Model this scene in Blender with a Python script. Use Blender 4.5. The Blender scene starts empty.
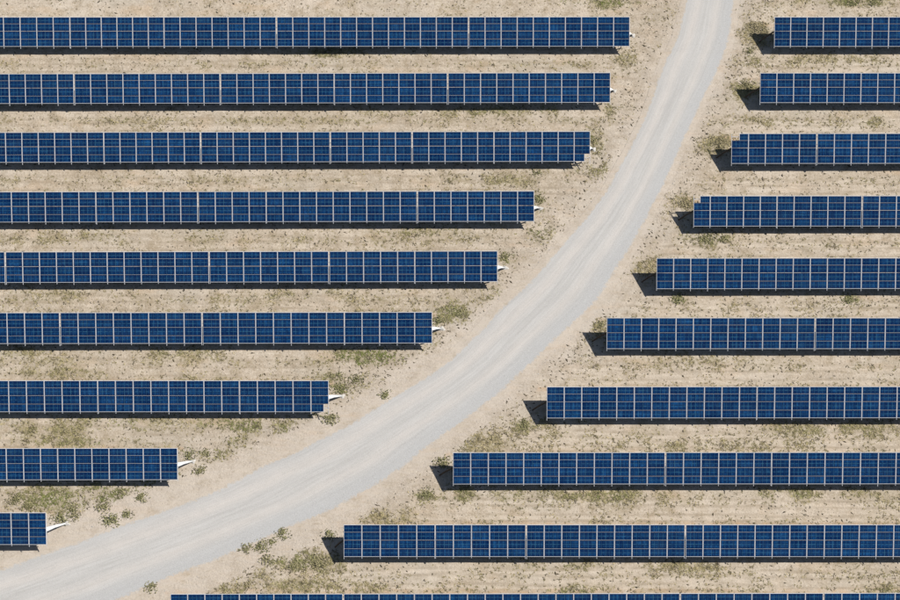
import bpy, math, random
import numpy as np
from mathutils import Vector, Matrix

# ------------------------------------------------------------------ camera, sky, sun, exposure
R = math.radians
sc = bpy.context.scene
FPX = 1750.0                    # focal length in pixels of a 900 px wide frame
TILT = R(20.0)
DIST = 204.0
CAM = Vector((0.0, -DIST*math.sin(TILT), DIST*math.cos(TILT)))
cd = bpy.data.cameras.new('camera'); cam = bpy.data.objects.new('camera', cd)
sc.collection.objects.link(cam); sc.camera = cam
cd.sensor_width = 36.0; cd.lens = 36.0*FPX/900.0; cd.clip_start = 1.0; cd.clip_end = 3000.0
cam.location = CAM; cam.rotation_euler = (TILT, 0, 0)

SHX, SHY = -0.93, -0.28         # ground shadow offset per metre of height
SUN_EL = math.atan(1.0/math.hypot(SHX, SHY))
SUN_AZ = math.atan2(-SHX, -SHY)     # compass angle from +Y, clockwise
world = bpy.data.worlds.new('World'); sc.world = world; world.use_nodes = True
wn = world.node_tree.nodes; wl = world.node_tree.links
bg = wn['Background']; bg.inputs['Strength'].default_value = 0.058
sky = wn.new('ShaderNodeTexSky'); sky.sky_type = 'NISHITA'; sky.sun_disc = False
sky.sun_elevation = SUN_EL; sky.sun_rotation = SUN_AZ
wl.new(sky.outputs['Color'], bg.inputs['Color'])
ld = bpy.data.lights.new('sun', 'SUN'); ld.energy = 5.0; ld.angle = R(0.5); ld.color = (1.0, 0.97, 0.925)
sun = bpy.data.objects.new('sun', ld); sc.collection.objects.link(sun)
sun.rotation_euler = Vector((SHX, SHY, -1.0)).to_track_quat('-Z', 'Y').to_euler()
sc.view_settings.view_transform = 'Standard'; sc.view_settings.look = 'None'
sc.view_settings.gamma = 1.0; sc.view_settings.exposure = 0.12
sc.cycles.diffuse_bounces = 0
sc.view_settings.use_curve_mapping = False

# ------------------------------------------------------------------ helpers
rng = np.random.default_rng(11)
random.seed(5)
COL = sc.collection

def at(px, py, z=0.0):
    """photo pixel (900 x 600) on the level plane of height z -> world point"""
    f = Vector((0, math.sin(TILT), -math.cos(TILT))); u = Vector((0, math.cos(TILT), math.sin(TILT)))
    d = f*FPX + Vector((px-450.0, 0, 0)) - u*(py-300.0)
    t = (z-CAM.z)/d.z
    return CAM + d*t

def pix(x, y, z=0.0):
    """world arrays -> photo pixels"""
    dx = x-CAM.x; dy = y-CAM.y; dz = z-CAM.z
    s, c = math.sin(TILT), math.cos(TILT)
    dep = dy*s - dz*c; up = dy*c + dz*s
    return 450+FPX*dx/dep, 300-FPX*up/dep

def tag(o, label=None, cat=None, group=None, kind=None):
    if label: o['label'] = label
    if cat: o['category'] = cat
    if group: o['group'] = group
    if kind: o['kind'] = kind

def link(name, me, parent=None, loc=(0, 0, 0), rot=(0, 0, 0)):
    o = bpy.data.objects.new(name, me); COL.objects.link(o)
    o.parent = parent; o.location = loc; o.rotation_euler = rot
    return o

def mesh(name, verts, faces, mats, mi=None, smooth=False):
    me = bpy.data.meshes.new(name); me.from_pydata([tuple(v) for v in verts], [], faces)
    for m in mats: me.materials.append(m)
    if mi: me.polygons.foreach_set('material_index', mi)
    if smooth: me.polygons.foreach_set('use_smooth', [True]*len(me.polygons))
    me.update(); return me

def np_mesh(name, V, F, mats, colors=None, smooth=False):
    """fast mesh from arrays; F is (n,k)"""
    me = bpy.data.meshes.new(name)
    n, k = F.shape
    me.vertices.add(len(V)); me.vertices.foreach_set('co', V.astype(np.float32).ravel())
    me.loops.add(n*k); me.loops.foreach_set('vertex_index', F.astype(np.int32).ravel())
    me.polygons.add(n); me.polygons.foreach_set('loop_start', np.arange(0, n*k, k, dtype=np.int32))
    me.polygons.foreach_set('loop_total', np.full(n, k, dtype=np.int32))
    if smooth: me.polygons.foreach_set('use_smooth', np.ones(n, dtype=bool))
    for m in mats: me.materials.append(m)
    if colors is not None:
        a = me.attributes.new('tint', 'FLOAT_COLOR', 'POINT')
        c = np.ones((len(V), 4), np.float32); c[:, :3] = colors
        a.data.foreach_set('color', c.ravel())
    me.update(); me.validate(); return me

BOXF = [(0, 3, 2, 1), (4, 5, 6, 7), (0, 1, 5, 4), (1, 2, 6, 5), (2, 3, 7, 6), (3, 0, 4, 7)]
def box_mesh(name, sx, sy, sz, m, c=(0, 0, 0)):
    x, y, z = sx/2, sy/2, sz/2
    v = [(-x, -y, -z), (x, -y, -z), (x, y, -z), (-x, y, -z), (-x, -y, z), (x, -y, z), (x, y, z), (-x, y, z)]
    v = [(a+c[0], b+c[1], d+c[2]) for a, b, d in v]
    return mesh(name, v, BOXF, [m])

def tube_pts(name, pts, rads, m, seg=8, flat=1.0):
    V = []; F = []
    for i, p in enumerate(pts):
        p = Vector(p)
        a = Vector(pts[max(i-1, 0)]); b = Vector(pts[min(i+1, len(pts)-1)])
        t = (b-a).normalized(); s = t.cross(Vector((0, 0, 1)))
        if s.length < 1e-3: s = Vector((1, 0, 0))
        s.normalize(); n = s.cross(t)
        for k in range(seg):
            q = 2*math.pi*k/seg
            V.append(p + s*math.cos(q)*rads[i] + n*math.sin(q)*rads[i]*flat)
    for i in range(len(pts)-1):
        for k in range(seg):
            F.append((i*seg+k, i*seg+(k+1) % seg, (i+1)*seg+(k+1) % seg, (i+1)*seg+k))
    F.append(tuple(range(seg))[::-1]); F.append(tuple((len(pts)-1)*seg+k for k in range(seg)))
    return mesh(name, V, F, [m], smooth=True)

def vnoise(x, y, scale, seed):
    """smooth value noise on arrays, 0..1"""
    r = np.random.default_rng(seed); T = r.random((256, 256))
    u = np.asarray(x)/scale+1000.0; v = np.asarray(y)/scale+1000.0
    iu = np.floor(u).astype(int); iv = np.floor(v).astype(int); fu = u-iu; fv = v-iv
    fu = fu*fu*(3-2*fu); fv = fv*fv*(3-2*fv)
    g = lambda a, b: T[a % 256, b % 256]
    return (g(iu, iv)*(1-fu)*(1-fv)+g(iu+1, iv)*fu*(1-fv)+g(iu, iv+1)*(1-fu)*fv+g(iu+1, iv+1)*fu*fv)

def fbm(x, y, scale, seed, octs=4):
    s = 0; a = 1; t = 0
    for i in range(octs):
        s = s+a*vnoise(x, y, scale/2**i, seed+i); t += a; a *= .55
    return s/t

# ------------------------------------------------------------------ materials
def newmat(name):
    m = bpy.data.materials.new(name); m.use_nodes = True
    nt = m.node_tree; return m, nt.nodes, nt.links, nt.nodes['Principled BSDF']

def N(nodes, typ, **kw):
    n = nodes.new(typ)
    for k, v in kw.items(): setattr(n, k, v)
    return n

def math_n(nodes, links, op, a, b=None, clamp=False):
    n = nodes.new('ShaderNodeMath'); n.operation = op; n.use_clamp = clamp
    for i, v in enumerate((a, b)):
        if v is None: continue
        if isinstance(v, (int, float)): n.inputs[i].default_value = v
        else: links.new(v, n.inputs[i])
    return n.outputs[0]

def mix_c(nodes, links, fac, a, b, mode='MIX'):
    n = nodes.new('ShaderNodeMix'); n.data_type = 'RGBA'; n.blend_type = mode; n.clamp_factor = True
    for idx, v in ((0, fac), (6, a), (7, b)):
        if isinstance(v, (int, float)): n.inputs[idx].default_value = v
        elif isinstance(v, tuple): n.inputs[idx].default_value = (*v, 1)
        else: links.new(v, n.inputs[idx])
    return n.outputs[2]

def ramp(nodes, links, val, stops):
    n = nodes.new('ShaderNodeValToRGB'); el = n.color_ramp.elements
    while len(el) < len(stops): el.new(.5)
    for e, (p, c) in zip(el, stops):
        e.position = p; e.color = (c, c, c, 1) if isinstance(c, (int, float)) else (*c, 1)
    links.new(val, n.inputs[0]); return n.outputs[0]

def noise(nodes, links, vec, scale, detail=4, rough=.6, mapping=None):
    if mapping:
        mp = nodes.new('ShaderNodeMapping'); mp.inputs['Scale'].default_value = mapping[:3]
        if len(mapping) > 3: mp.inputs['Rotation'].default_value = (0, 0, mapping[3])
        links.new(vec, mp.inputs['Vector']); vec = mp.outputs[0]
    n = nodes.new('ShaderNodeTexNoise'); n.inputs['Scale'].default_value = scale
    n.inputs['Detail'].default_value = detail; n.inputs['Roughness'].default_value = rough
    links.new(vec, n.inputs['Vector']); return n.outputs[0]

def sand_color(nodes, links, vec, veg):
    """dry sandy soil; returns colour socket"""
    big = noise(nodes, links, vec, .09, 5, .6)
    mid = noise(nodes, links, vec, .7, 5, .65)
    fine = noise(nodes, links, vec, 4.5, 4, .75)
    streak = noise(nodes, links, vec, 1.2, 4, .65, (.16, 1.6, 1))
    c = mix_c(nodes, links, ramp(nodes, links, big, [(.35, 0.), (.65, 1.)]), (.425, .348, .260), (.550, .468, .375))
    c = mix_c(nodes, links, ramp(nodes, links, streak, [(.42, 0.), (.7, .55)]), c, (.61, .53, .425))
    c = mix_c(nodes, links, ramp(nodes, links, mid, [(.34, .95), (.54, 0.)]), c, (.350, .280, .195))
    c = mix_c(nodes, links, ramp(nodes, links, fine, [(.32, .85), (.46, 0.)]), c, (.215, .175, .120))
    c = mix_c(nodes, links, ramp(nodes, links, fine, [(.55, 0.), (.70, .8)]), c, (.68, .61, .51))
    gy_ = noise(nodes, links, vec, .13, 5, .6, (.6, 1.4, 1))
    c = mix_c(nodes, links, ramp(nodes, links, gy_, [(.50, 0.), (.68, .55)]), c, (.47, .42, .35))
    orange = noise(nodes, links, vec, .35, 4, .6, (.5, 1.3, 1))
    c = mix_c(nodes, links, ramp(nodes, links, orange, [(.55, 0.), (.72, .45)]), c, (.54, .39, .255))
    if veg is not None:
        vn = noise(nodes, links, vec, 2.6, 5, .75)
        f = math_n(nodes, links, 'MULTIPLY', veg, ramp(nodes, links, vn, [(.34, 0.), (.56, 1.)]), True)
        c = mix_c(nodes, links, math_n(nodes, links, 'MULTIPLY', f, .85), c, (.265, .225, .110))
    return c

def make_ground_mat():
    m, n, l, p = newmat('sandy_soil')
    geo = N(n, 'ShaderNodeNewGeometry'); vec = geo.outputs['Position']
    a = N(n, 'ShaderNodeAttribute', attribute_name='veg')
    c = sand_color(n, l, vec, a.outputs['Fac'])
    tk = N(n, 'ShaderNodeAttribute', attribute_name='track')
    tn = noise(n, l, vec, 1.5, 4, .7, (.35, 1.6, 1))
    c = mix_c(n, l, math_n(n, l, 'MULTIPLY', tk.outputs['Fac'], ramp(n, l, tn, [(.35, 0.), (.6, .8)])), c, (.60, .515, .415))
    gv = N(n, 'ShaderNodeAttribute', attribute_name='groove')
    gn = noise(n, l, vec, .55, 6, .78, (.45, 2.6, 1))
    c = mix_c(n, l, math_n(n, l, 'MULTIPLY', gv.outputs['Fac'], ramp(n, l, gn, [(.40, 0.), (.58, .85)])), c, (.325, .262, .188))
    rm = N(n, 'ShaderNodeAttribute', attribute_name='rim')
    rn_ = noise(n, l, vec, 1.1, 5, .7, (.6, 1.2, 1))
    c = mix_c(n, l, math_n(n, l, 'MULTIPLY', rm.outputs['Fac'], ramp(n, l, rn_, [(.42, 0.), (.6, .7)])), c, (.50, .33, .19))
    sh = N(n, 'ShaderNodeAttribute', attribute_name='verge')
    c = mix_c(n, l, math_n(n, l, 'MULTIPLY', sh.outputs['Fac'], ramp(n, l, tn, [(.3, .15), (.6, .65)])), c, (.500, .438, .372))
    l.new(c, p.inputs['Base Color']); p.inputs['Roughness'].default_value = .95
    p.inputs['Specular IOR Level'].default_value = .15
    b = N(n, 'ShaderNodeBump'); b.inputs['Distance'].default_value = .14; b.inputs['Strength'].default_value = .55
    l.new(noise(n, l, vec, 3.2, 6, .72), b.inputs['Height']); l.new(b.outputs[0], p.inputs['Normal'])
    return m

def make_road_mat():
    m, n, l, p = newmat('pale_gravel')
    geo = N(n, 'ShaderNodeNewGeometry'); vec = geo.outputs['Position']
    uv = N(n, 'ShaderNodeUVMap'); sep = N(n, 'ShaderNodeSeparateXYZ'); l.new(uv.outputs[0], sep.inputs[0])
    u = sep.outputs[0]
    st = noise(n, l, uv.outputs[0], 1.0, 5, .62, (26, .10, 1))
    st2 = noise(n, l, uv.outputs[0], 1.0, 5, .65, (70, .35, 1))
    fine = noise(n, l, vec, 7.0, 4, .8)
    patch = noise(n, l, vec, .45, 5, .65)
    wob = noise(n, l, uv.outputs[0], .05, 3, .5, (1, 1, 1))
    us = math_n(n, l, 'ADD', u, math_n(n, l, 'MULTIPLY', math_n(n, l, 'SUBTRACT', wob, .5), .16))
    c = mix_c(n, l, ramp(n, l, st, [(.36, 0.), (.64, 1.)]), (.420, .406, .382), (.505, .490, .464))
    warm = ramp(n, l, us, [(.10, 0.), (.30, .7), (.40, .1), (.52, .1), (.62, .6), (.74, 0.)])
    c = mix_c(n, l, warm, c, (.560, .512, .462))
    c = mix_c(n, l, ramp(n, l, st2, [(.36, .4), (.5, 0.)]), c, (.405, .390, .366))
    c = mix_c(n, l, ramp(n, l, st2, [(.56, 0.), (.72, .35)]), c, (.54, .525, .50))
    edge = ramp(n, l, us, [(.0, .5), (.16, .15), (.25, 0.), (.66, 0.), (.78, .65), (.88, .9)])
    c = mix_c(n, l, edge, c, (.425, .420, .408))
    c = mix_c(n, l, ramp(n, l, patch, [(.35, .25), (.55, 0.)]), c, (.43, .413, .387))
    sp = math_n(n, l, 'ADD', math_n(n, l, 'MULTIPLY', edge, .25), .35)
    dk = math_n(n, l, 'MULTIPLY', ramp(n, l, fine, [(.32, 1.), (.46, 0.)]), sp)
    c = mix_c(n, l, dk, c, (.29, .28, .262))
    lt = math_n(n, l, 'MULTIPLY', ramp(n, l, fine, [(.56, 0.), (.70, 1.)]), sp)
    c = mix_c(n, l, lt, c, (.60, .59, .57))
    # gravel thins out into the soil at both margins
    en = noise(n, l, vec, 2.2, 6, .8)
    dist = math_n(n, l, 'MINIMUM', u, math_n(n, l, 'SUBTRACT', 1.0, u))
    k = math_n(n, l, 'ADD', math_n(n, l, 'SUBTRACT', math_n(n, l, 'MULTIPLY', dist, 11.0), .62), math_n(n, l, 'MULTIPLY', math_n(n, l, 'SUBTRACT', en, .5), 2.0))
    cover = ramp(n, l, k, [(.40, 0.), (.68, 1.)])
    soil = sand_color(n, l, vec, None)
    soil = mix_c(n, l, ramp(n, l, noise(n, l, vec, 1.5, 4, .7, (.35, 1.6, 1)), [(.3, .15), (.6, .65)]), soil, (.500, .438, .372))
    c = mix_c(n, l, cover, soil, c)
    l.new(c, p.inputs['Base Color']); p.inputs['Roughness'].default_value = .93
    p.inputs['Specular IOR Level'].default_value = .2
    b = N(n, 'ShaderNodeBump'); b.inputs['Distance'].default_value = .05; b.inputs['Strength'].default_value = .4
    l.new(fine, b.inputs['Height']); l.new(b.outputs[0], p.inputs['Normal'])
    return m

def make_cell_mat():
    m, n, l, p = newmat('blue_silicon_cells')
    uv = N(n, 'ShaderNodeUVMap'); sep = N(n, 'ShaderNodeSeparateXYZ'); l.new(uv.outputs[0], sep.inputs[0])
    oi = N(n, 'ShaderNodeObjectInfo'); rnd = oi.outputs['Random']
    cu = math_n(n, l, 'MULTIPLY', sep.outputs[0], 12.0); cv = math_n(n, l, 'MULTIPLY', sep.outputs[1], 6.0)
    fu = math_n(n, l, 'FRACT', cu); fv = math_n(n, l, 'FRACT', cv)
    iu = math_n(n, l, 'FLOOR', cu); iv = math_n(n, l, 'FLOOR', cv)
    comb = N(n, 'ShaderNodeCombineXYZ'); l.new(iu, comb.inputs[0]); l.new(iv, comb.inputs[1])
    l.new(math_n(n, l, 'MULTIPLY', rnd, 97.0), comb.inputs[2])
    wn_ = N(n, 'ShaderNodeTexWhiteNoise'); l.new(comb.outputs[0], wn_.inputs['Vector'])
    c = mix_c(n, l, wn_.outputs['Value'], (.0026, .033, .113), (.0060, .068, .200))
    tone = noise(n, l, N(n, 'ShaderNodeNewGeometry').outputs['Position'], .12, 2, .5)
    tone = math_n(n, l, 'ADD', math_n(n, l, 'MULTIPLY', rnd, .42), math_n(n, l, 'MULTIPLY', tone, .9))
    tv = N(n, 'ShaderNodeCombineXYZ')
    for q_ in range(3): l.new(math_n(n, l, 'ADD', tone, .35), tv.inputs[q_])
    c = mix_c(n, l, 1.0, c, tv.outputs[0], 'MULTIPLY')
    # gaps between the cells and two busbars per cell
    def line(f, a, w):
        d = math_n(n, l, 'ABSOLUTE', math_n(n, l, 'SUBTRACT', f, a))
        return math_n(n, l, 'LESS_THAN', d, w)
    gap = math_n(n, l, 'MAXIMUM', math_n(n, l, 'MAXIMUM', line(fu, 0., .05), line(fu, 1., .05)),
                 math_n(n, l, 'MAXIMUM', line(fv, 0., .05), line(fv, 1., .05)))
    bus = math_n(n, l, 'MAXIMUM', line(fv, .3, .025), line(fv, .7, .025))
    c = mix_c(n, l, math_n(n, l, 'MULTIPLY', bus, .22), c, (.10, .18, .27))
    c = mix_c(n, l, math_n(n, l, 'MULTIPLY', gap, .45), c, (.03, .10, .19))
    # strings of cells differ a little in shade; wider seams between strings
    def wn1(v, k):
        cb = N(n, 'ShaderNodeCombineXYZ'); l.new(v, cb.inputs[0]); cb.inputs[1].default_value = k
        l.new(math_n(n, l, 'MULTIPLY', rnd, 53.0), cb.inputs[2])
        w = N(n, 'ShaderNodeTexWhiteNoise'); l.new(cb.outputs[0], w.inputs['Vector']); return w.outputs['Value']
    c = mix_c(n, l, math_n(n, l, 'MULTIPLY', wn1(iu, 1.), .72), c, (.0015, .010, .055))
    c = mix_c(n, l, math_n(n, l, 'MULTIPLY', wn1(iv, 2.), .68), c, (.0015, .012, .060))
    seam = math_n(n, l, 'MAXIMUM', line(sep.outputs[0], .5, .016), math_n(n, l, 'MAXIMUM', line(sep.outputs[0], .25, .010), line(sep.outputs[0], .75, .010)))
    seam = math_n(n, l, 'MAXIMUM', seam, line(sep.outputs[1], .5, .035))
    c = mix_c(n, l, math_n(n, l, 'MULTIPLY', seam, math_n(n, l, 'ADD', math_n(n, l, 'MULTIPLY', wn1(iu, 5.), .6), .15)), c, (.05, .16, .24))
    du = math_n(n, l, 'MINIMUM', sep.outputs[0], math_n(n, l, 'SUBTRACT', 1., sep.outputs[0]))
    dv = math_n(n, l, 'MINIMUM', sep.outputs[1], math_n(n, l, 'SUBTRACT', 1., sep.outputs[1]))
    rim = math_n(n, l, 'MAXIMUM', math_n(n, l, 'LESS_THAN', du, .035), math_n(n, l, 'LESS_THAN', dv, .09))
    c = mix_c(n, l, math_n(n, l, 'MULTIPLY', rim, .75), c, (.0012, .006, .028))
    geo = N(n, 'ShaderNodeNewGeometry')
    dust = noise(n, l, geo.outputs['Position'], .5, 5, .65)
    c = mix_c(n, l, ramp(n, l, dust, [(.45, 0.), (.75, .06)]), c, (.10, .14, .18))
    l.new(c, p.inputs['Base Color']); p.inputs['Roughness'].default_value = .16
    p.inputs['Specular IOR Level'].default_value = .3
    b = N(n, 'ShaderNodeBump'); b.inputs['Distance'].default_value = .004; b.inputs['Strength'].default_value = .3
    l.new(noise(n, l, geo.outputs['Position'], .8, 2, .5), b.inputs['Height']); l.new(b.outputs[0], p.inputs['Normal'])
    return m

def make_metal(name, col, rough=.45, metal=0.0, var=.12):
    m, n, l, p = newmat(name)
    geo = N(n, 'ShaderNodeNewGeometry'); oi = N(n, 'ShaderNodeObjectInfo')
    f = noise(n, l, geo.outputs['Position'], 6.0, 4, .7)
    c = mix_c(n, l, ramp(n, l, f, [(.35, 1.), (.6, 0.)]), col, tuple(x*(1-2*var) for x in col))
    c = mix_c(n, l, math_n(n, l, 'MULTIPLY', oi.outputs['Random'], .5), c, tuple(x*(1-var) for x in col))
    l.new(c, p.inputs['Base Color']); p.inputs['Roughness'].default_value = rough; p.inputs['Metallic'].default_value = metal
    return m

def make_tint_mat(name, rough=.9, trans=0.0):
    m, n, l, p = newmat(name)
    a = N(n, 'ShaderNodeAttribute', attribute_name='tint')
    geo = N(n, 'ShaderNodeNewGeometry')
    f = noise(n, l, geo.outputs['Position'], 9.0, 3, .7)
    c = mix_c(n, l, ramp(n, l, f, [(.35, .45), (.6, 0.)]), a.outputs['Color'], (.13, .11, .07))
    l.new(c, p.inputs['Base Color']); p.inputs['Roughness'].default_value = rough
    p.inputs['Specular IOR Level'].default_value = .2
    return m

M_SOIL = make_ground_mat(); M_ROAD = make_road_mat(); M_CELL = make_cell_mat()
M_FRAME = make_metal('anodised_frame', (.84, .86, .90), .5)
M_RAIL = make_metal('galvanised_rail', (.62, .62, .63), .5)
M_POST = make_metal('galvanised_post', (.40, .41, .42), .55)
M_WHITE = make_metal('white_sleeve', (.70, .70, .69), .6, var=.06)
M_SLEEVE_SHADED = make_metal('shaded_sleeve_brown', (.20, .125, .07), .75)  # same conduit as the white sleeve, its shade put into the dark brown
M_CONC = make_metal('pale_concrete', (.55, .52, .47), .9)
M_GRASS = make_tint_mat('grass_blades'); M_STONE = make_tint_mat('soil_clods', .95); M_LEAF = make_tint_mat('shrub_leaves', .8)

# ------------------------------------------------------------------ row survey (photo pixels)
# side, row number, y of the upper edge (at the outer end, at the road end), column joints between tables, column counts
HT, HB = 2.86, 1.36
BETA = R(24.8); SL = (HT-HB)/math.sin(BETA); ZM = (HT+HB)/2; DEP = SL*math.cos(BETA)
# each table: (x_start, x_end, columns) ; None start/end = runs on out of the frame
ROWS = [
 ('left', 1, (16.9, 16.6), [(-62.6, 70.0, 8), (70.0, 164.0, 6), (164.0, 276.5, 7), (276.5, 468.6, 12), (468.6, 629.7, 10)], 15.85),
 ('left', 2, (73.8, 72.5), [(-55.3, 74.2, 8), (74.2, 220.4, 9), (220.4, 334.2, 7), (334.2, 447.7, 7), (447.7, 610.4, 10)], 16.2),
 ('left', 3, (132.3, 131.2), [(-27.0, 103.9, 8), (103.9, 200.7, 6), (200.7, 330.3, 8), (330.3, 412.1, 5), (412.1, 494.0, 5), (494.0, 590.2, 6)], 16.3),
 ('left', 4, (191.8, 190.9), [(-39.0, 96.0, 8), (96.0, 198.0, 6), (198.0, 266.2, 4), (266.2, 417.3, 9), (417.3, 534.2, 7)], 16.9),
 ('left', 5, (252.1, 250.9), [(-114.0, 5.4, 7), (5.4, 209.2, 12), (209.2, 329.0, 7), (329.0, 414.8, 5), (414.8, 497.6, 5)], 17.1),
 ('left', 6, (312.8, 312.1), [(-62.8, 60.1, 7), (60.1, 202.2, 8), (202.2, 344.4, 8), (344.4, 432.2, 5)], 17.6),
 ('left', 7, (380.6, 380.6), [(-44.6, 97.8, 8), (97.8, 239.5, 8), (239.5, 328.7, 5)], 17.7),
 ('left', 8, (448.4, 448.2), [(-27.8, 177.6, 12)], 17.1),
 ('left', 9, (512.8, 512.8), [(-59.0, 46.3, 6)], 17.5),
 ('right', 1, (16.8, 16.8), [(774.3, 954.0, 11)], 16.35),
 ('right', 2, (72.8, 72.8), [(760.0, 945.0, 11)], 16.8),
 ('right', 3, (133.4, 133.2), [(731.4, 816.8, 5), (816.8, 954.0, 8)], 17.1),
 ('right', 4, (195.8, 195.6), [(693.5, 777.0, 5), (777.0, 862.1, 5), (862.1, 964.0, 6)], 17.0),
 ('right', 5, (258.1, 257.8), [(656.5, 964.0, 18)], 17.1),
 ('right', 6, (317.8, 317.8), [(606.7, 815.1, 12), (815.1, 955.0, 8)], 17.4),
 ('right', 7, (386.8, 386.5), [(546.7, 757.0, 12), (757.0, 967.0, 12)], 17.5),
 ('right', 8, (452.6, 452.3), [(453.0, 665.4, 12), (665.4, 771.6, 6), (771.6, 967.0, 11)], 17.8),
 ('right', 9, (524.8, 524.8), [(343.6, 435.2, 5), (435.2, 526.2, 5), (526.2, 685.3, 9), (685.3, 963.0, 16)], 17.6),
 ('right', 10, (594.2, 593.1), [(170.6, 343.3, 10), (343.3, 680.1, 19), (680.1, 823.5, 8), (823.5, 966.0, 8)], 17.9),
]

# ------------------------------------------------------------------ road edges (photo pixels)
ROAD_L = [(697, -60), (686, 0), (682, 18), (675, 44), (664, 66), (652, 95), (632, 146), (604, 193), (588, 216), (563, 245), (532, 280), (512, 300), (491, 322), (466, 343.5), (445, 364), (409, 389), (373, 410), (332, 433), (302, 449), (266, 466), (222, 488), (179, 504.5), (128, 523.5), (89, 537), (46, 554), (0, 571), (-60, 590), (-160, 622)]
ROAD_R = [(746, -60), (733, 0), (731, 20), (725, 51), (717, 72), (703, 100), (679, 153), (657, 201), (644, 226), (622, 258), (594, 301), (574, 322), (552.5, 341), (519, 374), (491, 399.5), (468, 417.5), (442, 436), (404, 467), (363, 493), (332, 511), (304, 522), (271, 536), (240, 549), (204, 564), (153, 584), (118, 600), (50, 626), (-40, 662)]
def resample(P, n):
    P = np.array([at(x, y).to_tuple()[:2] for x, y in P])
    d = np.r_[0, np.cumsum(np.hypot(*np.diff(P, axis=0).T))]; t = np.linspace(0, d[-1], n)
    # smooth the polyline
    q = np.stack([np.interp(t, d, P[:, 0]), np.interp(t, d, P[:, 1])], 1)
    k = max(3, n//22); ker = np.hanning(k+2)[1:-1]; ker /= ker.sum()
    pad = np.r_[2*q[0]-q[1:k+1][::-1], q, 2*q[-1]-q[-k-1:-1][::-1]]
    s = np.stack([np.convolve(pad[:, i], ker, 'same') for i in (0, 1)], 1)
    return s[k:-k]
NR = 700
EL = resample(ROAD_L, NR); ER = resample(ROAD_R, NR)
_w = (ER-EL)/np.hypot(*(ER-EL).T)[:, None]
EL = EL+_w*((fbm(EL[:, 0], EL[:, 1], 6, 301, 4)-.5)*.9)[:, None]; ER = ER+_w*((fbm(ER[:, 0], ER[:, 1], 6, 305, 4)-.5)*.9)[:, None]
CTR = (EL+ER)/2; HALF = np.hypot(*(ER-EL).T)/2

def road_dist(x, y):
    """signed distance to the gravel edge, negative on the road"""
    out = np.full(x.shape, 1e9)
    idx = range(0, NR, 6)
    for i in idx:
        d = np.hypot(x-CTR[i, 0], y-CTR[i, 1])-HALF[i]
        out = np.minimum(out, d)
    return out

# ------------------------------------------------------------------ vegetation density
PATCH = [  # px, py, rx, ry (px), strength, greenness
 (368, 357, 36, 9, 1.0, 1.0), (616, 3, 24, 6, .9, .8), (570, 1, 22, 4, .7, .6), (480, 112, 60, 6, .5, .5), (340, 52, 50, 6, .5, .4),
 (400, 112, 40, 6, .7, .4), (545, 110, 14, 5, .8, .7), (40, 430, 60, 8, .6, .3), (110, 424, 70, 8, .7, .4), (235, 425, 40, 8, .9, .6),
 (295, 428, 30, 8, .7, .5), (320, 420, 16, 9, .9, .7), (45, 499, 50, 12, .8, .6), (110, 497, 50, 14, .9, .7), (160, 490, 28, 10, .9, .7),
 (60, 442, 50, 6, .8, .4), (105, 442, 30, 5, .7, .5), (10, 556, 18, 9, .8, .6), (178, 484, 12, 6, .8, .3),
 (235, 440, 20, 9, .6, .4), (215, 455, 18, 12, .5, .5), (345, 380, 28, 10, .6, .6), (455, 312, 18, 14, .6, .6), (438, 345, 14, 6, .4, .2),
 (270, 550, 24, 14, .9, .6), (300, 562, 28, 12, .8, .5), (240, 582, 34, 14, .9, .2), (330, 566, 22, 10, .8, .3), (315, 585, 60, 8, .6, .3),
 (460, 495, 30, 8, .9, .5), (520, 495, 60, 8, .6, .4), (600, 496, 60, 6, .6, .5), (480, 440, 30, 14, .7, .0), (530, 428, 18, 9, .8, .4),
 (390, 520, 24, 10, .6, .0), (425, 495, 14, 8, .8, .5), (780, 494, 60, 6, .8, .5), (850, 494, 30, 6, .7, .4), (700, 447, 110, 9, .6, .2),
 (860, 430, 40, 8, .7, .3), (800, 430, 40, 7, .5, .3), (710, 238, 26, 9, .8, .6), (680, 299, 10, 6, .9, .8), (850, 299, 10, 5, .8, .8),
 (760, 34, 18, 14, .9, .1), (745, 88, 16, 13, .9, .4), (718, 145, 20, 10, .9, .2), (685, 203, 14, 8, .7, .2), (645, 268, 14, 8, .6, .1),
 (598, 328, 12, 10, .6, .3), (770, 62, 50, 6, .6, .3), (850, 60, 60, 6, .5, .2), (760, 122, 50, 6, .5, .2), (880, 122, 40, 6, .5, .3),
 (540, 200, 9, 10, .8, .6), (537, 232, 18, 10, .8, .5), (508, 258, 9, 10, .8, .6), (500, 296, 16, 10, .6, .4), (595, 140, 9, 14, .7, .5),
 (600, 170, 16, 9, .6, .4), (625, 60, 14, 10, .5, .3), (615, 110, 14, 9, .6, .5), (560, 172, 30, 6, .5, .3), (520, 180, 40, 8, .5, .2),
 (80, 295, 60, 6, .4, .3), (300, 296, 40, 7, .6, .4), (420, 232, 40, 7, .6, .4), (100, 238, 60, 8, .4, .3), (180, 238, 40, 7, .5, .3),
 (20, 352, 20, 6, .5, .3), (180, 354, 40, 8, .5, .3), (60, 372, 60, 5, .5, .3), (860, 2, 30, 5, .9, .7), (790, 2, 30, 5, .5, .3),
 (560, 566, 40, 6, .6, .4), (570, 590, 30, 6, .6, .5), (690, 568, 50, 6, .5, .2), (360, 588, 60, 6, .5, .2), (700, 360, 60, 5, .3, .2),
 (420, 590, 40, 7, .5, .3), (885, 590, 20, 6, .6, .4), (10, 574, 10, 5, .2, .2)]
PX = np.array([(at(a, b).x, at(a, b).y, c/8.6, d/8.1, e, g) for a, b, c, d, e, g in PATCH])

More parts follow.
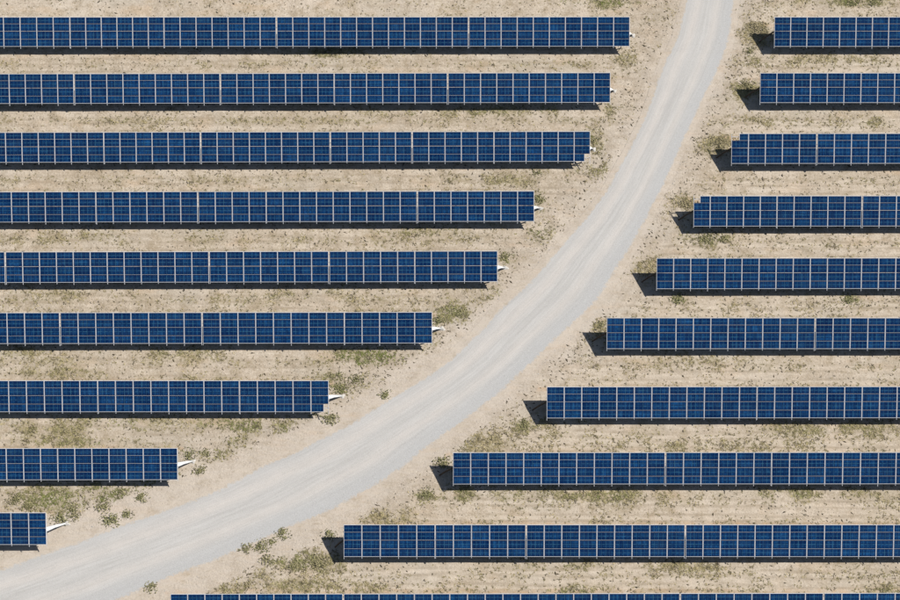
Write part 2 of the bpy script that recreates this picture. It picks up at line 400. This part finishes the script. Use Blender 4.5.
ROWG = []   # world extents of rows
for side, rn, (ya, yb), tabs, pitch in ROWS:
    ym = [(at(450, y, HT).y - DEP/2) for y in (ya, yb)]
    yc = sum(ym)/2
    xs = [at(t, 0, 0) for t in ()]
    def ux(px, yy):                     # world x of a photo column on the row's mid line
        dy = yy-CAM.y; dz = ZM-CAM.z
        dep = dy*math.sin(TILT)-dz*math.cos(TILT)
        return (px-450)*dep/FPX
    ROWG.append(dict(side=side, rn=rn, ya=ym[0], yb=ym[1], yc=yc, x0=ux(tabs[0][0], yc), x1=ux(tabs[-1][1], yc), ux=ux))

def veg_green(x, y):
    """returns density and greenness for arrays"""
    den = np.zeros(x.shape); gr = np.zeros(x.shape); lush = np.zeros(x.shape)
    for cx, cy, rx, ry, s, g in PX:
        e = np.minimum(np.exp(-(((x-cx)/rx)**2+((y-cy)/ry)**2)*1.2)*s*1.7, 1.15)
        lush = np.maximum(lush, np.clip(e*s-.30, 0, 1)*g if g >= .6 and s >= .8 else 0); gr = np.maximum(gr, e*g); den = np.maximum(den, e)
    for r in ROWG:
        inx = (x > r['x0']-2.5) & (x < r['x1']+1.0)
        d1 = np.exp(-((y-(r['yc']-DEP/2-1.75))/.55)**2)*.38      # moist strip below the drip edge
        d2 = np.exp(-((y-(r['yc']+DEP/2+.95))/.50)**2)*.30
        d = np.where(inx, np.maximum(d1, d2), 0)
        d = d*(.25+1.2*fbm(x, y, 7, 60+r['rn']))
        den = np.maximum(den, d); gr = np.maximum(gr, d*.25)
    nz = fbm(x, y, 1.6, 31); nb = fbm(x, y, 9, 41)
    den = den*np.clip((nz-.24)*3.6, 0, 1.4)*np.clip((fbm(x, y, 5.5, 51)-.28)*4, .15, 1.15)+.16*np.clip((nb-.42)*5, 0, 1)*np.clip((nz-.4)*5, 0, 1)
    den = np.maximum(den, lush*1.1*np.clip((nz-.15)*4, 0, 1))
    rd = road_dist(x, y)
    den = den*np.clip((rd-.2)/.8, 0, 1)
    return np.clip(den, 0, 1), np.clip(gr*1.2*nz*1.7, 0, 1), rd

# ------------------------------------------------------------------ ground
def axis(lo, hi, step, far, g=1.35):
    a = list(np.arange(lo, hi+1e-6, step)); s = step; v = hi; hi_ = []
    while v < far: s *= g; v += s; hi_.append(v)
    s = step; v = lo; lo_ = []
    while v > -far: s *= g; v -= s; lo_.append(v)
    return np.array(lo_[::-1]+a+hi_)
gx = axis(-64, 64, .25, 600); gy = axis(-44, 46, .25, 600)
GX, GY = np.meshgrid(gx, gy)
den, grn, rdist = veg_green(GX, GY)
relief = (fbm(GX, GY, 3.0, 7)-.5)*.10+(fbm(GX, GY, .9, 9)-.5)*.09
relief *= np.clip((rdist-.1)/1.2, 0, 1)
relief = relief-.02*np.clip(1-rdist/1.0, 0, 1)
far = np.maximum(np.abs(GX)-62, np.abs(GY)-43); relief = relief*np.clip(1-far/4, 0, 1)
V = np.stack([GX, GY, relief], -1).reshape(-1, 3)
ny, nx = GX.shape; I = np.arange(ny*nx).reshape(ny, nx)
F = np.stack([I[:-1, :-1], I[:-1, 1:], I[1:, 1:], I[1:, :-1]], -1).reshape(-1, 4)
me = np_mesh('ground', V, F, [M_SOIL], smooth=True)
at_ = me.attributes.new('veg', 'FLOAT', 'POINT'); at_.data.foreach_set('value', den.ravel().astype(np.float32))
trk = np.zeros(GX.shape); grv = np.zeros(GX.shape)
for a_, b_ in zip(ROWG, ROWG[1:]):
    if a_['side'] != b_['side']: continue
    ya_ = (a_['yc']+b_['yc'])/2-.2; w_ = fbm(GX, GY*0+ya_, 14, 120+a_['rn'], 2)-.5
    trk = np.maximum(trk, .75*np.exp(-((GY-ya_-w_*1.5)/1.35)**4)*np.clip((fbm(GX*.35, GY, 3.5, 140+a_['rn'])-.36)*5, 0, 1))
    for o_ in (-1.35, -.62, 0.4, 1.15): grv = np.maximum(grv, np.exp(-((GY-ya_-o_-w_*1.1)/.16)**2)*(np.abs(GY-ya_) < 2.6)*np.where((GX < a_['x1']+4) if a_['side'] == 'left' else (GX > a_['x0']-4), 1, 0))
    for o_ in (-1.0, 0.75): trk = np.maximum(trk, np.exp(-((GY-ya_-o_-w_*1.1)/.28)**2))
    inx = (GX < a_['x1']+4) if a_['side'] == 'left' else (GX > a_['x0']-4)
    trk = np.where(((GY > a_['yc']-9) & (GY < a_['yc']) & ~inx), 0, trk)
at_ = me.attributes.new('track', 'FLOAT', 'POINT'); at_.data.foreach_set('value', (trk*np.clip(rdist/2, 0, 1)).ravel().astype(np.float32))
for o_ in (1.5, 2.1, 3.4): grv = np.maximum(grv, .8*np.exp(-((rdist-o_-(fbm(GX, GY, 9, 210)-.5)*1.2)/.17)**2))
at_ = me.attributes.new('groove', 'FLOAT', 'POINT'); at_.data.foreach_set('value', (grv*np.clip(rdist, 0, 1)).ravel().astype(np.float32))
rim = np.zeros(GX.shape)
for r_ in ROWG:
    inx = (GX > r_['x0']-1) & (GX < r_['x1']+.3)
    rim = np.maximum(rim, np.where(inx, np.exp(-((GY-(r_['yc']+DEP/2+.62))/.38)**2), 0))
at_ = me.attributes.new('rim', 'FLOAT', 'POINT'); at_.data.foreach_set('value', rim.ravel().astype(np.float32))
vg_ = np.exp(-np.clip(rdist, 0, 99)/2.2)
at_ = me.attributes.new('verge', 'FLOAT', 'POINT'); at_.data.foreach_set('value', vg_.ravel().astype(np.float32))
g = link('ground', me); tag(g, 'pale dry sandy soil between the panel rows', 'ground', kind='structure')

def ground_z(x, y):
    ix = np.clip(np.searchsorted(gx, x)-1, 0, nx-2); iy = np.clip(np.searchsorted(gy, y)-1, 0, ny-2)
    fx = (x-gx[ix])/(gx[ix+1]-gx[ix]); fy = (y-gy[iy])/(gy[iy+1]-gy[iy])
    return (relief[iy, ix]*(1-fx)*(1-fy)+relief[iy, ix+1]*fx*(1-fy)+relief[iy+1, ix]*(1-fx)*fy+relief[iy+1, ix+1]*fx*fy)

# ------------------------------------------------------------------ road
NC = 25
U = np.linspace(0, 1, NC)
L2 = EL-(ER-EL)*.12; R2 = ER+(ER-EL)*.12
P = L2[:, None, :]*(1-U)[None, :, None]+R2[:, None, :]*U[None, :, None]
crown = .006+.05*(1-(2*U-1)**2)-.02*np.exp(-((U-.33)/.06)**2)-.02*np.exp(-((U-.64)/.06)**2)
Z = np.tile(crown, (NR, 1))+(fbm(P[..., 0], P[..., 1], 1.5, 77)-.5)*.015*np.clip(np.minimum(U, 1-U)*8, 0, 1)
V = np.concatenate([P, Z[..., None]], -1).reshape(-1, 3)
I = np.arange(NR*NC).reshape(NR, NC)
F = np.stack([I[:-1, :-1], I[1:, :-1], I[1:, 1:], I[:-1, 1:]], -1).reshape(-1, 4)
me = np_mesh('road', V, F, [M_ROAD], smooth=True)
along = np.r_[0, np.cumsum(np.hypot(*np.diff(CTR, axis=0).T))]
uvv = np.stack([np.tile(U, (NR, 1)), np.tile(along[:, None], (1, NC))], -1).reshape(-1, 2)
uvl = me.uv_layers.new(name='UVMap'); li = np.empty(len(me.loops), np.int32); me.loops.foreach_get('vertex_index', li)
uvl.data.foreach_set('uv', uvv[li].astype(np.float32).ravel())
me.flip_normals() if me.polygons[0].normal.z < 0 else None
rd_ = link('road', me); tag(rd_, 'pale grey gravel track curving between the panel rows', 'road', kind='structure')

# ------------------------------------------------------------------ solar tables
T = .04; FR = .034; FY = .008
_mod = {}
def module_mesh(w, h, row):
    fb = .035 if row == 0 else FY; ft = .045 if row == 3 else FY
    key = (round(w, 3), round(h, 3), row)
    if key in _mod: return _mod[key]
    x, y = w/2, h/2; a = x-FR
    v = [(-x, -y, -T), (x, -y, -T), (x, y, -T), (-x, y, -T), (-x, -y, 0), (x, -y, 0), (x, y, 0), (-x, y, 0),
         (-a, fb-y, 0), (a, fb-y, 0), (a, y-ft, 0), (-a, y-ft, 0), (-a, fb-y, -.005), (a, fb-y, -.005), (a, y-ft, -.005), (-a, y-ft, -.005)]
    f = [(0, 3, 2, 1), (0, 1, 5, 4), (1, 2, 6, 5), (2, 3, 7, 6), (3, 0, 4, 7),
         (4, 5, 9, 8), (5, 6, 10, 9), (6, 7, 11, 10), (7, 4, 8, 11),
         (8, 9, 13, 12), (9, 10, 14, 13), (10, 11, 15, 14), (11, 8, 12, 15), (12, 13, 14, 15)]
    me = mesh('solar_module', v, f, [M_FRAME, M_CELL], [0]*13+[1])
    uv = me.uv_layers.new(name='UVMap')
    nc = w/ (1.96/12.0) / 12.0
    for li_, c in zip(me.polygons[13].loop_indices, [(0, 0), (1, 0), (1, 1), (0, 1)]):
        uv.data[li_].uv = c
    _mod[key] = me; return me

ORD = ['first', 'second', 'third', 'fourth', 'fifth', 'sixth', 'seventh', 'eighth', 'ninth', 'tenth']
CB, SB = math.cos(BETA), math.sin(BETA)
def on_slope(s, off=0.0):           # local (y, z) of a point s up the slope, off below the glass
    return s*CB+off*SB, ZM+s*SB-off*CB

GAP_MID, GAP = .020, .003
HS = [(SL-GAP_MID-2*GAP)*q for q in (.252, .268, .247, .233)]
RAFT = box_mesh('rafter', .05, SL+.22, .075, M_RAIL, (0, -.11, 0))
_pur = {}
def post_mesh(name, h): return box_mesh(name, .09, .14, h, M_POST, (0, 0, h/2))
SF, SR_ = -SL/2+.42, SL/2-.80
yF, zF = on_slope(SF, .17); yR, zR = on_slope(SR_, .17)
PF = post_mesh('front_post', zF+.15); PR = post_mesh('rear_post', zR+.15)
def strut(name, p0, p1, w, m):
    p0 = Vector(p0); p1 = Vector(p1); d = p1-p0
    me = box_mesh(name, w, w, d.length, m, (0, 0, d.length/2))
    q = d.to_track_quat('Z', 'Y').to_matrix().to_4x4(); me.transform(Matrix.Translation(p0) @ q); return me
BR = strut('brace', (0, yR-.02, .55), (0, on_slope(SL/2-2.0, .17)[0], on_slope(SL/2-2.0, .17)[1]), .06, M_POST)

def build_table(side, rn, xa, xb, ncol, y, rot, k, nt, notch, sleeve, cut):
    w_all = xb-xa
    root = bpy.data.objects.new('solar_table', None); COL.objects.link(root)
    root.empty_display_size = 1
    root.location = ((xa+xb)/2, y, 0); root.rotation_euler = (0, 0, rot)
    if side == 'left': pos = nt-1-k
    else: pos = k
    where = ('at road end' if pos == 0 else '%s from road end' % ORD[pos])
    lab = 'solar table %d panels wide %s of %s row %s of road' % (ncol, where, ORD[rn-1], side)
    if cut: lab = 'solar table cut by photo edge, %s of %s row %s of road' % (where, ORD[rn-1], side)
    if notch: lab = 'solar table with notched corner at road end of %s row %s of road' % (ORD[rn-1], side)
    tag(root, lab, 'solar table', 'tables of blue solar panels %s of the gravel road' % side)
    p = w_all/ncol; gapx = .030; wm = p-gapx
    y0 = []; q_ = -SL/2
    for hq, gq in zip(HS, (GAP, GAP_MID, GAP, 0)): y0.append(q_+hq/2); q_ += hq+gq
    for c in range(ncol):
        for r in range(4):
            cx = -w_all/2+p*(c+.5); w = wm; nt_ = False
            if notch and notch[0] == 'BR' and c == ncol-1 and r == 0: cx -= notch[1]/2; w -= notch[1]; nt_ = True
            if notch and notch[0] == 'TL' and c == 0 and r == 3: cx += notch[1]/2; w -= notch[1]; nt_ = True
            yy, zz = on_slope(y0[r])
            j = lambda a: random.uniform(-a, a)
            o = link('solar_module', module_mesh(w, HS[r], r), root, (cx+j(.006), yy, zz+j(.003)), (BETA+j(.004), j(.003), j(.0012)))
            if nt_: tag(o, 'shorter panel beside the notched corner')
    # rafters under every joint between the columns
    for c in range(ncol+1):
        x = -w_all/2+p*c
        if c == 0: x += .03
        if c == ncol: x -= .03
        s = random.uniform(-.05, .07)
        yy, zz = on_slope(-s*.5, T+.042)
        link('rafter', RAFT, root, (x, yy-s*.4, zz-s*.23), (BETA, 0, 0))
    key = round(w_all, 2)
    if key not in _pur: _pur[key] = box_mesh('purlin', w_all+.10, .07, .09, M_RAIL)
    for s in (-SL/2+.42, -SL/2+1.35, SL/2-1.30, SL/2-.40):
        yy, zz = on_slope(s, T+.129)
        link('purlin', _pur[key], root, (0, yy, zz), (BETA, 0, 0))
    npst = max(2, round(w_all/5.6)+1)
    for i in range(npst):
        x = -w_all/2+.95+(w_all-1.90)*i/(npst-1)
        link('post', PF, root, (x, yF, -.15)); link('post', PR, root, (x, yR, -.15)); link('brace', BR, root, (x, 0, 0))
    if sleeve:
        kind, dx, dy = sleeve
        if kind == 'white':
            ym_, zm_ = on_slope(-.12, .22); L = dx/8.6
            x0 = w_all/2-.75
            pts = [(x0, ym_+.0, zm_), (w_all/2-.10, ym_+.05, zm_-.18), (w_all/2+L*.35, ym_+.30+dy*.4, zm_*.60), (w_all/2+L-.1, ym_+dy+.62, .10)]
            me = tube_pts('cable_sleeve', pts, [.22, .30, .18, .11], M_WHITE, 8, .55)
            o = link('cable_sleeve', me, root)
            tag(o, 'white tapering cable sleeve reaching from the table to the ground')
            sp = []; nn = 14
            for q in range(nn):
                a = 2*math.pi*q/nn; rr = .30*(1+.25*math.sin(3*a+dx)); sp.append((math.cos(a)*rr*1.25, math.sin(a)*rr, -.04))
            sp2 = [(x_*.55, y_*.55, .10) for x_, y_, _ in sp]
            fc = [(q, (q+1) % nn, nn+(q+1) % nn, nn+q) for q in range(nn)]+[tuple(range(nn, 2*nn))]
            link('cable_footing', mesh('cable_footing', sp+sp2, fc, [M_CONC], smooth=True), root, (w_all/2+L, ym_+dy+.62, 0))
        else:
            ym_, zm_ = on_slope(.05, .20); L = dx/8.6
            pts = [(-w_all/2+.7, ym_, zm_), (-w_all/2-.05, ym_+.0, zm_-.15), (-w_all/2-L*.55, ym_-.2, zm_*.52), (-w_all/2-L, ym_+dy+.15, .05)]
            o = link('cable_trunking', tube_pts('cable_trunking', pts, [.11, .11, .10, .08], M_SLEEVE_SHADED, 7), root)
            tag(o, 'cable trunking with shade in its brown colour, slanting from table end to ground')
    return root

SLEEVE = {('left', n_): ('white', L_, d_) for n_, L_, d_ in ((1, 5, 0), (2, 6, 0), (3, 5, 0), (4, 7.5, 0), (5, 8.5, 0), (6, 9.5, 0), (7, 12, .05), (8, 12, .25), (9, 15, .45))}
for rn in range(1, 11): SLEEVE[('right', rn)] = ('brown', 13 if rn < 9 else 9, -.55)
NOTCH = {('left', 3): ('BR', .64), ('left', 7): ('BR', .55), ('right', 3): ('TL', .92), ('right', 4): ('TL', .75)}
SEAM = .045
FAINT = (70.0, 164.0, 334.2, 103.9, 494.0, 96.0, 266.2, 414.8, 344.4, 97.8, 239.5, 777.0, 757.0, 771.6, 435.2)
for (side, rn, ys, tabs, pitch), rg in zip(ROWS, ROWG):
    nt = len(tabs)
    for k, (a, b, n) in enumerate(tabs):
        xa = rg['ux'](a, rg['yc']); xb = rg['ux'](b, rg['yc'])
        if k > 0: xa += .012 if a in FAINT else SEAM
        if k < nt-1: xb -= .012 if b in FAINT else SEAM
        tot = rg['x1']-rg['x0']; tm = ((xa+xb)/2-rg['x0'])/tot
        y = rg['ya']+(rg['yb']-rg['ya'])*tm
        if side == 'right': y = rg['ya']+(rg['yb']-rg['ya'])*tm
        rot = (rg['yb']-rg['ya'])/tot
        road_end = (k == nt-1) if side == 'left' else (k == 0)
        cut = (a < 0 or b > 900) and n > 9
        build_table(side, rn, xa, xb, n, y, rot, k, nt, NOTCH.get((side, rn)) if road_end else None,
                    SLEEVE.get((side, rn)) if road_end else None, cut)

# ------------------------------------------------------------------ shrubs
def shrub(px, py, d, green, label, h=None):
    c = at(px, py, .15); x, y = c.x, c.y
    r = d/8.6/2; h = h or r*.32
    n = int(170*max(.5, (r/.6)**2)); q = np.random.default_rng(int(px*7+py*3))
    lob = q.random((6, 3)); la = lob[:, 0]*6.283
    lx = np.cos(la)*r*.45*(.4+lob[:, 1]); ly = np.sin(la)*r*.45*(.4+lob[:, 1]); lr = r*(.42+.25*lob[:, 2])
    k = q.integers(0, 6, n); a = q.random(n)*6.283; rr = lr[k]*np.sqrt(q.random(n))
    cx = lx[k]+np.cos(a)*rr; cy = ly[k]+np.sin(a)*rr
    cz = h*(.12+.88*q.random(n))*np.sqrt(np.clip(1-(rr/lr[k])**2*.8, .05, 1))
    out = q.random(n) < .42; ro = r*q.uniform(.5, 1.6, n)
    cx = np.where(out, np.cos(a)*ro*1.1, cx); cy = np.where(out, np.sin(a)*ro*.8, cy); cz = np.where(out, .03+.08*q.random(n), cz)
    s = q.uniform(.04, .12, n); ang = q.random(n)*6.283; tl = q.uniform(-.9, .9, (n, 2))
    e1 = np.stack([np.cos(ang), np.sin(ang), tl[:, 0]], 1)*s[:, None]; e2 = np.stack([-np.sin(ang), np.cos(ang), tl[:, 1]], 1)*s[:, None]*.55
    C = np.stack([cx, cy, cz], 1)
    V = np.stack([C-e1, C-e2, C+e1, C+e2], 1).reshape(-1, 3)
    F = np.arange(4*n).reshape(n, 4)
    g1 = np.array([.15, .165, .045]); g2 = np.array([.36, .34, .17]); dry = np.array([.40, .33, .20])
    t = q.random((n, 1)); cl = (g1*(1-t)+g2*t)*green+dry*(1-green)*(.6+.6*t)
    me = np_mesh('low_shrub', V, F, [M_LEAF], np.repeat(cl, 4, 0))
    o = link('low_shrub' if green > .4 else 'dry_bush', me, None, (x, y, 0))
    tag(o, label, 'shrub', 'low shrubs scattered on the sandy soil')

SHR = [
 (339, 388.5, 11, .95, 'round green shrub just above white sleeve of seventh row left of road'),
 (340, 376, 8, .7, 'small green shrub above the round one past seventh left row'),
 (355.5, 378.5, 10, .75, 'loose green shrub up-right of seventh left row end'),
 (330.5, 376, 7, .5, 'tiny sparse shrub above upper right corner of seventh left row'),
 (385, 393.8, 9, .9, 'lone dark shrub on bare verge beside road below seventh-row tufts'),
 (188.6, 454, 11, .85, 'green shrub at upper right corner of eighth row left of road'),
 (199, 470, 9, .7, 'sparse shrub right of white sleeve of eighth left row'),
 (206, 452.5, 8, .75, 'small dark shrub farthest right above eighth left row sleeve'),
 (141.8, 497, 10, .75, 'olive shrub below eighth left row near its road end'),
 (126.5, 514.5, 9, .8, 'shrub nearest the road edge between eighth and ninth left rows'),
 (110, 520.3, 13, .95, 'widest dense green shrub beside the road below eighth left row'),
 (102, 507, 11, .7, 'loose green shrub above the widest dense one'),
 (71.6, 507.5, 10, .7, 'flat olive shrub between ninth row end and widest shrub'),
 (60, 519, 12, .85, 'two-lobed green shrub directly above white sleeve of ninth left row'),
 (74.5, 516.5, 9, .55, 'pale sparse shrub right of the two-lobed shrub'),
 (28, 505.5, 10, .65, 'olive shrub just above ninth left row'),
 (15, 499.3, 11, .65, 'olive shrub nearest left photo edge above ninth left row'),
 (122.7, 491.5, 9, .6, 'shrub under shadow edge of eighth left row, at mid row'),
 (330, 418, 12, .7, 'green shrub at lower right corner of seventh left row'),
 (437.5, 320.4, 10, .75, 'green shrub above white sleeve of sixth left row'),
 (459, 311.5, 9, .7, 'green shrub alone on sand right of sixth left row'),
 (505, 256.5, 9, .7, 'green shrub at road end of fifth left row'),
 (538, 199, 10, .75, 'green shrub above white sleeve of fourth left row'),
 (537, 173.5, 8, .6, 'shrub between third and fourth left rows near road end'),
 (594.5, 139, 9, .6, 'olive shrub against road end of third left row'),
 (262, 545.5, 12, .85, 'dark green shrub on lower road verge, largest left of ninth right row'),
 (282.6, 534, 11, .75, 'upright olive shrub on road verge above the largest verge shrub'),
 (272.4, 541, 7, .8, 'small shrub between the two large verge shrubs'),
 (245.6, 548, 9, .7, 'leftmost shrub touching the lower road edge'),
 (328.6, 535, 10, .8, 'shrub at upper tip of shadow of ninth right row'),
 (318.4, 562.5, 14, .45, 'brownish shrub below shadow of ninth right row end'),
 (295.4, 565, 11, .6, 'olive shrub left of the brownish shrub, lower right verge'),
 (267, 559.5, 10, .55, 'pale olive shrub below largest verge shrub'),
 (427, 494, 11, .75, 'green shrub at lower tip of shadow of eighth right row'),
 (443, 462, 12, .7, 'green shrub above shadow of eighth right row end'),
 (525, 424, 11, .75, 'green shrub at lower tip of shadow of seventh right row'),
 (601, 324.5, 8, .55, 'olive shrub against road end of sixth right row'),
 (749.5, 51.5, 9, .7, 'green shrub under shadow tip of first right row'),
 (757, 29, 17, .12, 'dry tan bush against road end of first right row'),
 (746, 86, 14, .45, 'yellow green bush against road end of second right row'),
 (720, 143, 15, .2, 'dry tan bush against notched end of third right row'),
 (686, 203, 9, .2, 'dry tan bush left of notched end of fourth right row'),
 (708, 238, 12, .6, 'olive shrub below fourth right row near road end'),
 (724, 238, 10, .6, 'olive shrub below fourth right row, second from its end'),
 (677.5, 299, 10, .85, 'green shrub below fifth right row near road end'),
 (849, 299.3, 11, .85, 'green shrub below fifth right row near right photo edge'),
 (151, 587, 10, .7, 'green shrub on lower road verge near bottom photo edge'),
 (854, 1.5, 9, .8, 'dark green shrub on top photo edge above first right row'),
 (874, 1.5, 10, .8, 'dark green shrub on top photo edge, nearest the right corner'),
]
for s in SHR: shrub(*s)

# ------------------------------------------------------------------ grass (stuff)
def sample(n, fn):
    xs = []; 
    x = rng.uniform(-61, 61, n); y = rng.uniform(-42, 44, n)
    keep = fn(x, y); return x[keep], y[keep]

N0 = 330000
x = rng.uniform(-61, 61, N0); y = rng.uniform(-42, 44, N0)
d, gr, rdd = veg_green(x, y)
u = rng.random(N0); keep = (u < d*.75+.008) & (rdd > .15)
x, y, d, gr = x[keep], y[keep], d[keep], gr[keep]
n = len(x); print('tufts', n)
NB = 5
z = ground_z(x, y)
ang = rng.random((n, NB))*6.283; ln = rng.uniform(.07, .28, (n, NB))*(.75+.6*d[:, None]); hh = rng.uniform(.02, .13, (n, NB))
wd = rng.uniform(.02, .05, (n, NB))
bx = x[:, None]+rng.normal(0, .05, (n, NB)); by = y[:, None]+rng.normal(0, .05, (n, NB))
b1 = np.stack([bx-np.sin(ang)*wd, by+np.cos(ang)*wd, np.repeat(z[:, None], NB, 1)], -1)
b2 = np.stack([bx+np.sin(ang)*wd, by-np.cos(ang)*wd, np.repeat(z[:, None], NB, 1)], -1)
tp = np.stack([bx+np.cos(ang)*ln, by+np.sin(ang)*ln, z[:, None]+hh], -1)
V = np.stack([b1, b2, tp], 2).reshape(-1, 3); F = np.arange(len(V)).reshape(-1, 3)
t = rng.random((n, 1)); green = np.clip(gr+rng.normal(0, .18, n), 0, 1)[:, None]
straw = np.array([.54, .44, .24])*(.45+.65*t); gcol = np.array([.165, .185, .050])*(.7+.8*t)
dark = np.array([.14, .115, .07])
cl = straw*(1-green)+gcol*green
isd = rng.random((n, 1)) < .17; cl = np.where(isd, dark*(.7+.6*t), cl)
me = np_mesh('grass', V, F, [M_GRASS], np.repeat(cl, 3*NB, 0))
o = link('grass', me); tag(o, 'thin dry and green grass tufts along the panel rows', 'grass', kind='stuff')

# ------------------------------------------------------------------ clods and stones (stuff)
OCT_V = np.array([(1, 0, 0), (0, 1, 0), (-1, 0, 0), (0, -1, 0), (0, 0, 1), (0, 0, -.4)], float)
OCT_F = np.array([(0, 1, 4), (1, 2, 4), (2, 3, 4), (3, 0, 4), (1, 0, 5), (2, 1, 5), (3, 2, 5), (0, 3, 5)])
def rocks(name, x, y, sx, sy, sz, ang, col, mat, label, cat):
    n = len(x); v = OCT_V[None]*(1+rng.normal(0, .22, (n, 6, 1)))
    v = v*np.stack([sx, sy, sz], 1)[:, None, :]
    c, s = np.cos(ang)[:, None], np.sin(ang)[:, None]
    X = v[..., 0]*c-v[..., 1]*s+x[:, None]; Y = v[..., 0]*s+v[..., 1]*c+y[:, None]
    Zz = v[..., 2]+ground_z(x, y)[:, None]
    V = np.stack([X, Y, Zz], -1).reshape(-1, 3)
    F = (OCT_F[None]+6*np.arange(n)[:, None, None]).reshape(-1, 3)
    o = link(name, np_mesh(name, V, F, [mat], np.repeat(col, 6, 0))); tag(o, label, cat, kind='stuff')

N1 = 90000
x = rng.uniform(-61, 61, N1); y = rng.uniform(-42, 44, N1)
rdd = road_dist(x, y); cl_n = fbm(x, y, 2.2, 88)
keep = (rdd > .1) & (rng.random(N1) < np.clip((cl_n-.40)*3.4, .03, 1)*.62*np.clip((fbm(x*.4, y, 5, 188)-.30)*5, .12, 1.3))
x, y, rdd = x[keep], y[keep], rdd[keep]; n = len(x); print('clods', n)
sz = np.clip(rng.lognormal(-3.0, .42, n), .02, .16)
t = rng.random((n, 1)); col = np.array([.46, .38, .28])*(.55+.75*t)
rocks('soil_clods', x, y, sz*rng.uniform(.8, 1.6, n), sz, sz*rng.uniform(.5, 1.0, n), rng.random(n)*6.283, col, M_STONE,
      'small clods and stones littering the sandy soil', 'stones')
# dark dry stalks and bark-like litter, thicker on the verges
N2 = 60000
x = rng.uniform(-61, 61, N2); y = rng.uniform(-42, 44, N2)
rdd = road_dist(x, y); ln_ = fbm(x, y, 3.0, 98)
pr = np.clip((ln_-.36)*3.5, 0, 1)*(.10+.40*np.exp(-((rdd-1.9)/1.4)**2)*1.3)
keep = (rdd > .0) & (rng.random(N2) < pr); x, y = x[keep], y[keep]; n = len(x); print('litter', n)
sl = rng.uniform(.08, .25, n); ang = rng.normal(-.55, .7, n)
t = rng.random((n, 1)); col = np.array([.12, .095, .06])*(.6+.9*t)
rocks('plant_litter', x, y, sl, sl*rng.uniform(.22, .5, n), rng.uniform(.02, .07, n), ang, col, M_STONE,
      'dark dry plant litter scattered over the verges', 'plant litter')
# loose gravel thrown to the road margins
N3 = 2400
i = rng.integers(0, NR, N3); side = rng.random(N3) < .62
off = rng.normal(0, .75, N3)+.1
dirv = (ER-EL)/np.hypot(*(ER-EL).T)[:, None]
px_ = np.where(side[:, None], ER[i]+dirv[i]*off[:, None], EL[i]-dirv[i]*off[:, None])
px_ = px_+rng.normal(0, .1, px_.shape)
sz = np.clip(rng.lognormal(-3.25, .35, N3), .02, .09); t = rng.random((N3, 1))
col = np.array([.52, .505, .48])*(.85+.3*t)
rocks('loose_gravel', px_[:, 0], px_[:, 1], sz*1.2, sz, sz*.25, rng.random(N3)*6.283, col, M_STONE,
      'loose grey gravel along both margins of the road', 'gravel')
